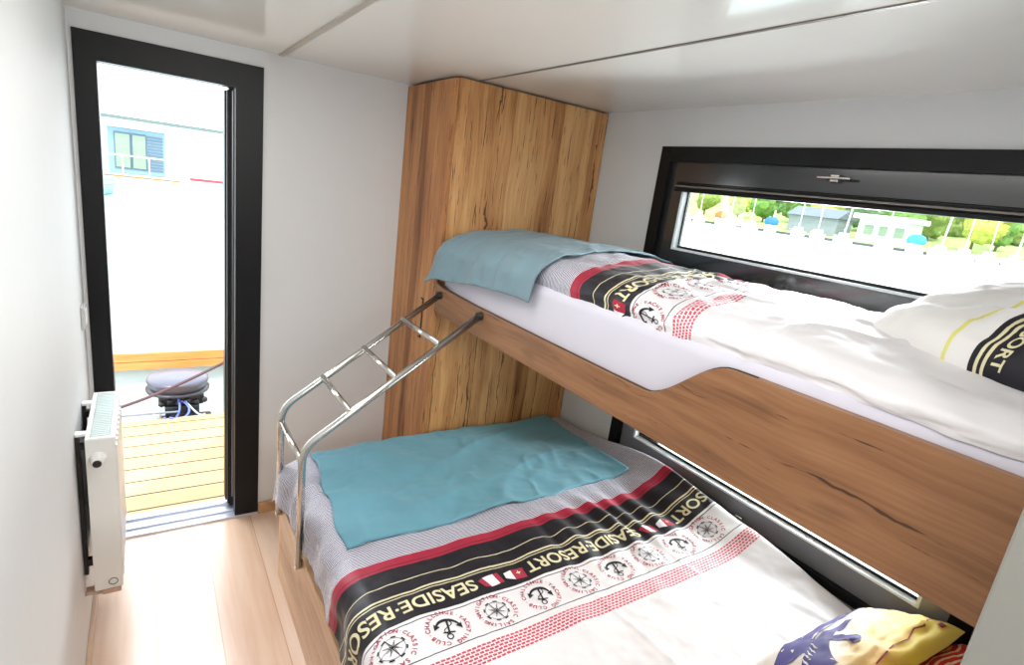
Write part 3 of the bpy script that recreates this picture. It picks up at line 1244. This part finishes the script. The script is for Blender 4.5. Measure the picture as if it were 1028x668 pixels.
YA, YB = -.535, -.875
for y in (YA, YB):
    sr = obj('side_rail', MB().tube(ladder_path(y), R_T, 16), m_chrome, lad)
    b = MB().lathe([(.0135, -.020), (.0135, -.004), (.016, -.004), (.016, .001)], (WX, y, 1.205), 'x', 16)
    obj('top_bracket', b, m_dark, sr)
    b = MB().lathe([(.007, 0), (.007, .0135)], (.6045, y, .345), 'x', 12).box(.592, LX, y - .008, y + .008, .318, .333, .002)
    obj('foot_bracket', b, m_chrome, sr)
for (x, z) in ((1.054, 1.107), (.903, .993), (.751, .884), (.605, .718)):
    obj('rung', MB().tube([(x, YA, z), (x, YB, z)], .0105, 14), m_chrome, lad)

# ------------------------------------------------------------------ radiator and switch
rad = thing('radiator', (.065, -.44, .22), 'white panel radiator with thermostat knob on the left wall by the doorway', 'radiator')
RX0, RX1, RY0, RY1, RZ0, RZ1 = .030, .103, -.627, -.235, .228, .770
b = MB().box(RX1 - .010, RX1, RY0 + .002, RY1 - .002, RZ0, RZ1 - .006, .003)
for k in range(9):
    y = RY0 + .03 + k * .041
    b.box(RX1 - .002, RX1 + .004, y - .012, y + .012, RZ0 + .03, RZ1 - .035, .002)
obj('front_panel', b, m_white_metal, rad)
b = MB().box(RX0, RX0 + .010, RY0 + .002, RY1 - .002, RZ0, RZ1 - .006, .003)
obj('rear_panel', b, m_white_metal, rad)
obj('side_cover', MB().box(RX0 - .002, RX1 + .001, RY0 - .003, RY0 + .003, RZ0 + .002, RZ1, .002), m_white_metal, rad)
obj('side_cover', MB().box(RX0 - .002, RX1 + .001, RY1 - .003, RY1 + .003, RZ0 + .002, RZ1, .002), m_white_metal, rad)
b = MB()
ring_ = ((RX0 - .002, RX0 + .010, RY0, RY1), (RX1 - .013, RX1 + .001, RY0, RY1), (RX0 + .01, RX1 - .013, RY0, RY0 + .012), (RX0 + .01, RX1 - .013, RY1 - .012, RY1))
for (x0, x1, y0, y1) in ring_:
    b.box(x0, x1, y0, y1, RZ1 - .006, RZ1 + .002, .001)
tf = obj('top_cover', b, m_white_metal, rad)
b = MB()
for k in range(26):
    y = RY0 + .018 + k * .0142
    b.box(RX0 + .011, RX1 - .014, y - .0055, y + .0055, RZ1 - .006, RZ1 - .001, .0)
b.box(RX0 + .011, RX1 - .014, RY0 + .013, RY1 - .013, RZ1 - .012, RZ1 - .0065)
obj('top_grille', b, m_grille, tf)
vy, vz, vx = RY0 - .003, .706, .058
b = MB().lathe([(.023, 0), (.023, -.004), (.018, -.006), (.018, -.014), (.0155, -.016), (.0155, -.034), (.013, -.036)], (vx, vy, vz), 'y', 24)
kn = obj('thermostat_knob', b, m_plastic, rad)
b = MB().lathe([(.0115, 0), (.0115, -.004), (.009, -.005)], (vx, vy - .0355, vz), 'y', 20)
obj('knob_cap', b, m_dark, kn)
b = MB().tube([(.078 + .012 * math.cos(t), RY0 - .004, .256 + .012 * math.sin(t)) for t in np.linspace(0, 2 * PI, 25)], .0011, 6, caps=False)
obj('blanking_ring', b, m_dark, rad)
b = MB().box(.046, .098, RY0 + .004, RY0 + .034, .205, .226, .003)
b.tube([(.085, RY0 + .018, .216), (.050, RY0 + .018, .208), (.014, RY0 + .018, .214), (.001, RY0 + .018, .214)], .007, 10)
b.tube([(.085, RY0 + .060, .226), (.085, RY0 + .060, .206), (.05, RY0 + .06, .200), (.001, RY0 + .06, .200)], .007, 10)
obj('pipe_valve', b, m_beige_fit, rad)
for yb in (RY0 + .050, RY1 - .09):  # dark bracket strips also stand in for the shaded gap behind the radiator
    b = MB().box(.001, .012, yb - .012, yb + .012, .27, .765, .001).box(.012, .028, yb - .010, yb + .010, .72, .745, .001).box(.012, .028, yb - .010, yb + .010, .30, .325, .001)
    br = obj('bracket_gap_shade', b, m_dark, rad)
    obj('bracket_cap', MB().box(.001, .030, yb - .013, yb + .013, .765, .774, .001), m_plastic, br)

sw = thing('light_switch', (0, -.125, .985), 'white square light switch on the left wall beside the door frame', 'switch')
obj('switch_plate', MB().box(.0, .010, -.165, -.085, .985, 1.068, .003), plain('switch_grey', srgb(206, 206, 204), .4), sw)
obj('rocker', MB().box(.010, .014, -.152, -.098, .998, 1.055, .002), m_plastic, sw)

# ------------------------------------------------------------------ outside, by the doorway
def deck_mat(name, c1, c2, axis, pitch, offs, gap=.05, ge=.5):
    t = NT(name)
    o = t.xyz(t.coords())
    q = o[1] if axis == 'x' else o[0]
    l = o[0] if axis == 'x' else o[1]
    p = t.math('DIVIDE', t.math('ADD', q, offs), pitch)
    fr = t.math('FRACT', p)
    wn = t.n('ShaderNodeTexWhiteNoise', noise_dimensions='1D')
    t.lk(t.math('FLOOR', p), wn.inputs['W'])
    g = t.noise(t.comb(q, t.math('MULTIPLY', l, .06), 0.0), 60, 4)
    f = t.math('ADD', t.math('MULTIPLY', g, .7), t.math('MULTIPLY', wn.outputs['Value'], .3))
    c = t.mix(f, c1 + (1,), c2 + (1,))
    c = t.mix(t.math('MULTIPLY', t.math('LESS_THAN', fr, gap), ge), c, (.02, .012, .006, 1))
    t.base(c, .6, .3)
    return t.m


m_deck = deck_mat('yellow_pine_deck', srgb(172, 132, 84), srgb(194, 156, 106), 'x', .1385, -.118 + .01, .085, 1.0)
m_pier = deck_mat('pale_pier_boards', srgb(228, 222, 210), srgb(240, 236, 226), 'y', .135, .02, .03, .7)  # near-white boards with thin dark gaps
m_fascia = wood('orange_fascia', 'x', srgb(160, 92, 44), srgb(184, 112, 58), srgb(200, 132, 74), crack=.2)
b = MB().box(-1.6, 2.4, .162, 1.30, -.075, -.028)
struct('deck', b, m_deck, 'yellow pine boat deck outside the doorway', 'deck')

jet = thing('jetty', (.26, 2.9, -.45), 'pale wooden jetty with orange edge boards beyond the boat deck', 'jetty')
JY = 1.985
obj('deck_boards', MB().box(-2.2, 2.6, JY, 4.2, .165, .20), m_pier, jet)
obj('edge_board', MB().box(-2.2, 2.6, JY - .025, JY - .001, .140, .205, .003), m_fascia, jet)
obj('edge_board', MB().box(-2.2, 2.6, JY - .022, JY - .001, .078, .136, .003), m_fascia, jet)
obj('float', MB().box(-2.1, 2.5, JY + .05, 4.1, -.60, .164, .02), plain('jetty_float_grey', srgb(168, 172, 168), .7), jet)


def water_mat():
    t = NT('bright_water')
    v = t.coords()
    c = t.mix(t.noise(v, .35, 4), srgb(196, 226, 222) + (1,), srgb(232, 244, 242) + (1,))
    t.base(c, .18, .5)
    t.bump(t.noise(v, 5, 4), .35, .05)
    return t.m


b = MB().add([(-400, -200, -.5), (149, -200, -.5), (149, 400, -.5), (-400, 400, -.5)], [(0, 1, 2, 3)])
wt = obj('water', b, water_mat(), pivot=(0, 0, -.5))
tag(wt, 'bright calm harbour water around the jetty and boats', 'water', kind='stuff')

m_cowl = plain('outboard_silver', srgb(78, 76, 86), .35, .5, .4)
m_blackp = plain('outboard_black', srgb(34, 34, 40), .4, .5)
m_hose = plain('blue_hose', srgb(84, 98, 170), .4)
mot = thing('outboard_motor', (.36, 1.50, -.2), 'grey outboard motor with black bracket and blue hoses at the deck edge', 'outboard motor')
b = MB().lathe([(.10, -.075), (.160, -.068), (.172, -.045), (.182, -.012), (.180, .004), (.165, .012), (.05, .014)], (.352, 1.56, .148), 'z', 28)
cw = obj('cowling', b, m_cowl, mot)
b = MB().lathe([(.150, -.012), (.186, -.010), (.188, .004), (.150, .008)], (.352, 1.56, .080), 'z', 28)
obj('cowling_rim', b, m_blackp, cw)
b = MB().box(.235, .50, 1.46, 1.60, -.02, .064, .015).box(.27, .47, 1.44, 1.56, -.09, -.01, .012)
for k in range(6):
    b.lathe([(.014, -.012), (.018, -.008), (.018, .008), (.010, .014)], (.25 + k * .05, 1.445, .01 + .012 * (k % 2)), 'y', 12)
b.box(.415, .430, 1.43, 1.45, .05, .115, .004)
obj('bracket', b, m_blackp, mot)
b = MB().box(.225, .545, 1.36, 1.52, -.165, -.095, .015)
for (x, z) in ((.245, -.10), (.52, -.10)):
    b.lathe([(.022, -.02), (.028, -.012), (.028, .012), (.022, .02)], (x, 1.365, z), 'y', 16)
b.box(.30, .46, 1.38, 1.48, -.10, -.06, .01)
obj('clamp_plate', b, m_blackp, mot)
for (x, z) in ((.245, -.105), (.52, -.105)):
    obj('clamp_bolt', MB().lathe([(.013, 0), (.013, -.012), (.009, -.016)], (x, 1.343, z), 'y', 12), m_chrome, mot)
obj('side_tank', MB().lathe([(.018, -.05), (.026, -.045), (.026, .035), (.016, .045)], (.225, 1.44, -.045), 'z', 16), m_plastic, mot)


def bez(pts, n=18):
    P = [Vector(p) for p in pts]
    out = []
    for k in range(n + 1):
        t = k / n
        q = P[:]
        while len(q) > 1:
            q = [q[i] * (1 - t) + q[i + 1] * t for i in range(len(q) - 1)]
        out.append(q[0])
    return out


obj('hose', MB().tube(bez([(.345, 1.43, .05), (.37, 1.36, .0), (.33, 1.32, -.10), (.26, 1.29, -.018)]), .007, 8), m_hose, mot)
obj('hose', MB().tube(bez([(.345, 1.43, .035), (.44, 1.36, .04), (.42, 1.30, -.08), (.29, 1.28, -.018)]), .007, 8), m_hose, mot)
obj('hose', MB().tube(bez([(.385, 1.43, .03), (.43, 1.38, -.02), (.46, 1.33, -.06), (.49, 1.29, -.018)]), .006, 8), plain('grey_hose', srgb(170, 172, 186), .4), mot)
tag(obj('boat_hook', MB().tube([(-.35, 1.36, -.005), (.34, 1.34, -.006)], .007, 8), plain('grey_pole', srgb(120, 124, 130), .4)),
    'thin grey pole lying level in front of the outboard motor', 'pole')
tag(obj('mooring_rope', MB().tube(bez([(-.5, 1.28, -.026), (.0, 1.30, .02), (.3, 1.33, .13), (.9, 1.45, .44)]), .010, 8), plain('mauve_rope', srgb(72, 48, 50), .8)),
    'mauve mooring rope rising across the gap between deck and jetty', 'rope')
# the post the rope runs to
tag(obj('mooring_post', MB().lathe([(.05, 0), (.05, .64), (.045, .66)], (.93, 1.46, -.2), 'z', 16), m_pier), 'pale mooring post beyond the door frame holding the rope', 'post')

# houseboat across the water
hb = thing('houseboat', (-.1, 29.5, -.5), 'small blue-grey houseboat with glass front moored across the water', 'houseboat')
m_hb = plain('houseboat_blue', srgb(104, 128, 142), .6)
m_hbw = plain('houseboat_white', srgb(236, 238, 238), .6)
m_hbg = plain('houseboat_glass', srgb(116, 134, 112), .5, .2)
m_hbf = plain('houseboat_window_frame', srgb(74, 92, 104), .6)
obj('hull', MB().box(-1.9, 1.9, 28.6, 33, -.5, .12, .08), m_hbw, hb)
obj('bumper_rail', MB().box(-1.8, 1.6, 28.52, 28.6, .0, .09, .02), plain('orange_rail', srgb(150, 92, 48), .6), hb)
obj('cabin', MB().box(-1.15, 1.05, 29.2, 32.6, .12, 2.15, .03), m_hb, hb)
obj('roof', MB().box(-1.35, 1.25, 28.9, 32.8, 2.15, 2.32, .03), m_hbw, hb)
for (x0, x1) in ((-.85, -.32), (-.20, .28)):
    wn_ = obj('window', MB().box(x0 - .05, x1 + .05, 29.16, 29.2, .35, 1.95, .01), m_hbf, hb)
    obj('pane', MB().box(x0, x1, 29.13, 29.16, .42, 1.88), m_hbg, wn_)
b = MB()
for k in range(12):
    b.box(.36, .96, 29.17, 29.2, .35 + k * .135, .43 + k * .135, .005)
obj('louvre', b, m_hbf, hb)
b = MB()
for x in (-1.6, -.6, .4, 1.4):
    b.tube([(x, 28.75, .12), (x, 28.75, .95)], .025, 8)
b.tube([(-1.6, 28.75, .95), (1.4, 28.75, .95)], .025, 8)
obj('railing', b, m_hbw, hb)

dg_ = thing('dinghy', (-1.15, 24.5, -.5), 'small blue dinghy floating in front of the houseboat', 'dinghy')


def hull_mb(cx, cy, z, L, Wd, Hh, ang, n=14, m=9):
    P = np.zeros((n, m, 3))
    for i in range(n):
        t = i / (n - 1)
        w = Wd / 2 * (1 - max(0, (t - .35) / .65) ** 2.2) * (.86 + .14 * min(1, t / .3))
        sheer = Hh * (1 + .25 * t * t)
        for j in range(m):
            s_ = j / (m - 1) * 2 - 1
            yy = w * s_
            zz = sheer * (abs(s_) ** 2.2)
            P[i, j] = (L * (t - .5), yy, zz)
    c, s_ = math.cos(ang), math.sin(ang)
    Q = P.copy()
    Q[..., 0] = cx + P[..., 0] * c - P[..., 1] * s_
    Q[..., 1] = cy + P[..., 0] * s_ + P[..., 1] * c
    Q[..., 2] = z + P[..., 2]
    mb = MB().grid(Q)
    # deck
    D = np.stack([Q[:, 0], Q[:, -1]], 1)
    D[..., 2] -= Hh * .08
    mb.grid(D, flip=True)
    # transom
    mb.add(list(Q[0]), [tuple(range(m))])
    return mb


obj('hull', hull_mb(-1.15, 24.5, -.55, 2.2, .9, .5, 1.3), plain('dinghy_blue', srgb(110, 150, 196), .4), dg_)
obj('seat', MB().box(-1.45, -.85, 24.2, 24.45, -.18, -.14, .01), m_hbw, dg_)

# pontoon with boats beyond the houseboat
pon = thing('pontoon', (4, 36, -.5), 'low white pontoon with red fender line past the houseboat', 'pontoon')
obj('walkway', MB().box(1.6, 9, 35.4, 36.6, -.4, .02, .03), m_hbw, pon)
obj('fender_strip', MB().box(2.4, 9, 35.3, 35.4, -.18, -.02, .02), plain('red_fender', srgb(150, 50, 56), .6), pon)
for k in range(7):
    obj('post', MB().tube([(2.0 + k * 1.1, 36.4, 0), (2.0 + k * 1.1, 36.4, .7)], .03, 6), m_hbw, pon)
b = MB().tube([(1.9, 36.4, .7), (8.9, 36.4, .7)], .025, 6)
obj('handrail', b, m_hbf, pon)
m_shw = plain('shed_window', srgb(150, 156, 156), .5, .2)
wh = thing('boathouse', (1.5, 60, -.5), 'long pale harbour shed with flat roof on the far side', 'shed')
obj('wall', MB().box(-6, 10, 60, 64, -.5, 3.3), m_hbw, wh)
obj('roof', MB().box(-6.4, 10.4, 59.4, 64.4, 3.3, 3.6, .05), plain('shed_roof', srgb(84, 96, 92), .7), wh)
for k in range(5):
    obj('window', MB().box(-5 + k * 3, -3.2 + k * 3, 59.93, 60, 1.2, 2.6, .02), m_shw, wh)

# ------------------------------------------------------------------ far bank seen through the long window
m_bank = plain('far_bank_grass', srgb(150, 170, 100), .9, .1, var=.3, scale=.3)
b = MB()
prof = [(149, -.6), (151, .1), (160, .9), (185, 2.4), (230, 9), (300, 22)]
n = 24
P = np.zeros((len(prof), n, 3))
for i, (x, z) in enumerate(prof):
    for j in range(n):
        y = -60 + 300 * j / (n - 1)
        P[i, j] = (x, y, z * (1 + .25 * math.sin(y * .05 + i)))
b.grid(P, flip=True)
struct('terrain', b, m_bank, 'grassy far bank of the harbour', 'bank')

struct('quay_edge', MB().box(148.4, 149.2, -40, 220, -.6, .15), plain('quay_grey', srgb(70, 74, 76), .8), 'grey quay edge along the far bank', 'quay')

leaf = {}
for nm, c in (('light', (140, 160, 84)), ('mid', (112, 150, 74)), ('dark', (104, 134, 96)), ('yellow', (190, 196, 92))):
    t = NT('foliage_' + nm)
    cc = srgb(*c)
    nn = t.noise(t.coords(), 1.1, 5, .7)
    t.base(t.ramp(nn, [(.35, tuple(x * .6 for x in cc)), (.6, cc), (.75, tuple(min(1, x * 1.5) for x in cc))]), .8, .1)
    leaf[nm] = t.m
m_trunk = plain('tree_trunk', srgb(110, 90, 70), .9)


def tree(x, y, z0, h, w, nm, label):
    tr = thing('tree', (x, y, z0), label, 'tree', 'trees on the far bank')
    bm = bmesh.new()
    for k in range(9):
        a = random.uniform(0, 2 * PI)
        rr = w * random.uniform(.0, .32)
        cz = z0 + h * random.uniform(.36, .78)
        s_ = w * random.uniform(.22, .36)
        r = bmesh.ops.create_icosphere(bm, subdivisions=3, radius=1.0)
        for v in r['verts']:
            d = v.co.normalized()
            k2 = 1 + .22 * math.sin(d.x * 9 + k * 3) * math.sin(d.y * 8 + k) + .16 * math.sin(d.z * 13 + d.x * 7 + k * 5)
            v.co = Vector((x + rr * math.cos(a) + d.x * s_ * k2, y + rr * math.sin(a) + d.y * s_ * k2, cz + d.z * s_ * .9 * k2))
    obj('crown', MB().frombm(bm, 0, True), leaf[nm], tr)
    obj('trunk', MB().tube([(x, y, z0 - .3), (x + .1, y, z0 + h * .3), (x, y + .2, z0 + h * .6)], [.35, .28, .15], 8), m_trunk, tr)


kinds = [('light', 'pale green'), ('mid', 'mid green'), ('dark', 'deep green'), ('yellow', 'yellow green')]
ys = [128, 120, 111, 104, 98, 90, 84, 76, 70, 63, 57, 51, 46, 41, 36, 31]
descr = ['at the far end of the bank by the window edge', 'behind the first white boat', 'beside the orange boat cover', 'between two tall masts', 'past the orange boat cover', 'above the blue boat cover',
         'just after the blue boat cover', 'behind the dark shed boat', 'beside the white cabin', 'over the white cabin roof', 'between cabin and masts', 'above the teal boat cover', 'behind the paired masts', 'by the leaning mast',
         'near the last white mast', 'closest to the pillow end of the window']
for i, (y, d) in enumerate(zip(ys, descr)):
    k, nm = kinds[(i * 3 + (i // 4)) % 4] if i < 11 else kinds[(0, 3, 1, 0, 3)[i - 11]]
    h = random.uniform(11, 17)
    tree(172 + 15 * ((i * 7) % 3), y + 6 + 9 * ((i * 7) % 3) * .5, 1.3, h, h * .7, k, '%s tree, %s' % (nm, d))

m_boat = plain('boat_white', srgb(242, 243, 244), .4)
m_mast = plain('mast_white', srgb(238, 240, 240), .4)
covers = {3: ('orange', (170, 92, 36)), 6: ('blue', (24, 92, 150)), 11: ('teal', (40, 126, 136))}
by = [124, 118.5, 114, 107, 101.5, 95, 89.5, 82, 75, 69, 60, 54, 48, 44, 40, 36]
bdesc = ['nearest the window edge', 'second along from the window edge', 'just before the orange covered boat', 'under an orange cover', 'just past the orange cover', 'just before the blue cover', 'under a blue cover', 'beside the grey shed',
         'in front of the white cabin', 'past the white cabin', 'halfway to the teal cover', 'under a teal cover', 'just past the teal cover', 'below the paired masts', 'second from the pillow end', 'closest to the pillow end']
for i, (y, d) in enumerate(zip(by, bdesc)):
    L = random.uniform(3.8, 4.4)
    x = 143 + (i * 5) % 4
    bt = thing('sailboat', (x, y, -.5), 'white sailboat moored at the far bank, %s' % d, 'boat', 'boats along the far bank')
    ang = PI / 2 + random.uniform(-.3, .3)
    obj('hull', hull_mb(x, y, -.6, L, L * .32, 1.5, ang), m_boat, bt)
    obj('cabin', MB().box(x - 1.2, x + 1.2, y - .8, y + .8, .8, 1.9, .25), m_boat, bt)
    hm = random.uniform(8, 13) if i % 5 != 1 else 5.5
    mt = obj('mast', MB().tube([(x, y, .8), (x + .3, y + (i % 3 - 1) * .35, hm)], .09 if i % 3 else .17, 8), m_mast, bt)
    obj('boom', MB().tube([(x, y, 2.6), (x - L * .3, y - L * .1, 2.7)], .12, 8), m_mast, mt)
    if i in covers:
        c = covers[i][1]
        bm = bmesh.new()
        bmesh.ops.create_icosphere(bm, subdivisions=3, radius=1)
        for v in bm.verts:
            v.co = Vector((x + v.co.x * 1.5, y + v.co.y * 2.0, 2.3 + max(v.co.z, -.5) * 1.5))
        obj('boat_cover', MB().frombm(bm, 0, True), plain('cover_' + covers[i][0], srgb(*c), .7), bt)

cab = thing('harbour_cabin', (158, 66, .3), 'white harbour cabin with grey front among the trees on the far bank', 'cabin')
obj('wall', MB().box(156, 163, 60, 72, .3, 6.2), plain('cabin_grey', srgb(186, 190, 194), .7), cab)
obj('roof', MB().box(154.8, 164, 59, 73.4, 6.2, 7.4, .2), m_boat, cab)
for k in range(3):
    obj('window', MB().box(155.9, 156, 61 + k * 3.6, 63.2 + k * 3.6, 2.4, 4.8), m_hbg, cab)
shd = thing('harbour_shed', (160, 86, .3), 'low dark grey harbour shed behind the sailboats on the far bank', 'shed')
obj('wall', MB().box(157, 165, 78, 92, .3, 5.4), plain('shed_grey', srgb(120, 128, 130), .7), shd)
obj('roof', MB().prism([(156, 5.4), (166, 5.4), (161, 8)], 'y', 77.5, 92.5), plain('shed_dark', srgb(92, 100, 104), .7), shd)

# ------------------------------------------------------------------ light
wd = bpy.data.worlds.new('sky')
SC.world = wd
wd.use_nodes = True
nt = wd.node_tree
bg = nt.nodes['Background']
tc = nt.nodes.new('ShaderNodeTexCoord')
sp = nt.nodes.new('ShaderNodeSeparateXYZ')
nt.links.new(tc.outputs['Generated'], sp.inputs[0])
rp = nt.nodes.new('ShaderNodeValToRGB')
rp.color_ramp.elements[0].position = .48
rp.color_ramp.elements[0].color = (1.0, 1.0, 1.0, 1)
rp.color_ramp.elements[1].position = 1.0
rp.color_ramp.elements[1].color = (.72, .86, 1.0, 1)
mp = nt.nodes.new('ShaderNodeMapRange')
mp.inputs[1].default_value = -1
mp.inputs[2].default_value = 1
nt.links.new(sp.outputs[2], mp.inputs[0])
nt.links.new(mp.outputs[0], rp.inputs[0])
nt.links.new(rp.outputs[0], bg.inputs[0])
bg.inputs[1].default_value = 5.0

sun_d = bpy.data.lights.new('sun', 'SUN')
sun_d.energy = 4.5
sun_d.angle = .02
sun = bpy.data.objects.new('sun', sun_d)
COL.objects.link(sun)
sun.rotation_euler = (Vector((.45, .55, -1))).to_track_quat('-Z', 'Y').to_euler()


def area(name, loc, target, sx, sy, watts, colr=(1, 1, 1)):
    d = bpy.data.lights.new(name, 'AREA')
    d.shape = 'RECTANGLE'
    d.size, d.size_y = sx, sy
    d.energy = watts
    d.color = colr
    o = bpy.data.objects.new(name, d)
    COL.objects.link(o)
    o.location = loc
    o.rotation_euler = (Vector(target) - Vector(loc)).to_track_quat('-Z', 'Y').to_euler()
    return o


area('room_fill', (.75, -3.35, 1.75), (1.1, -.6, .9), 1.2, .5, 15, (1, .985, .97))  # added fill behind the camera, not a lamp of the room
area('ceiling_fill', (.62, -1.5, H - .012), (.62, -1.5, 0), .5, 1.4, 11, (1, .98, .96))  # added fill just under the ceiling, brightens the bed tops
area('door_fill', (.32, 1.0, 2.55), (.32, -.9, .1), 1.0, .8, 60, (.94, .96, 1.0))  # unseen fill added above the door header to brighten the floor
area('lower_window_fill', (2.50, -1.55, 1.28), (1.5, -1.5, .45), .35, 1.2, 70, (.96, .98, 1.0))  # unseen fill added outside the lower window to light the bed
area('upper_window_fill', (2.75, -1.55, 2.35), (1.6, -1.5, 1.35), .6, 1.2, 34, (.96, .98, 1.0))  # unseen fill added outside the upper window, aimed at the bunk
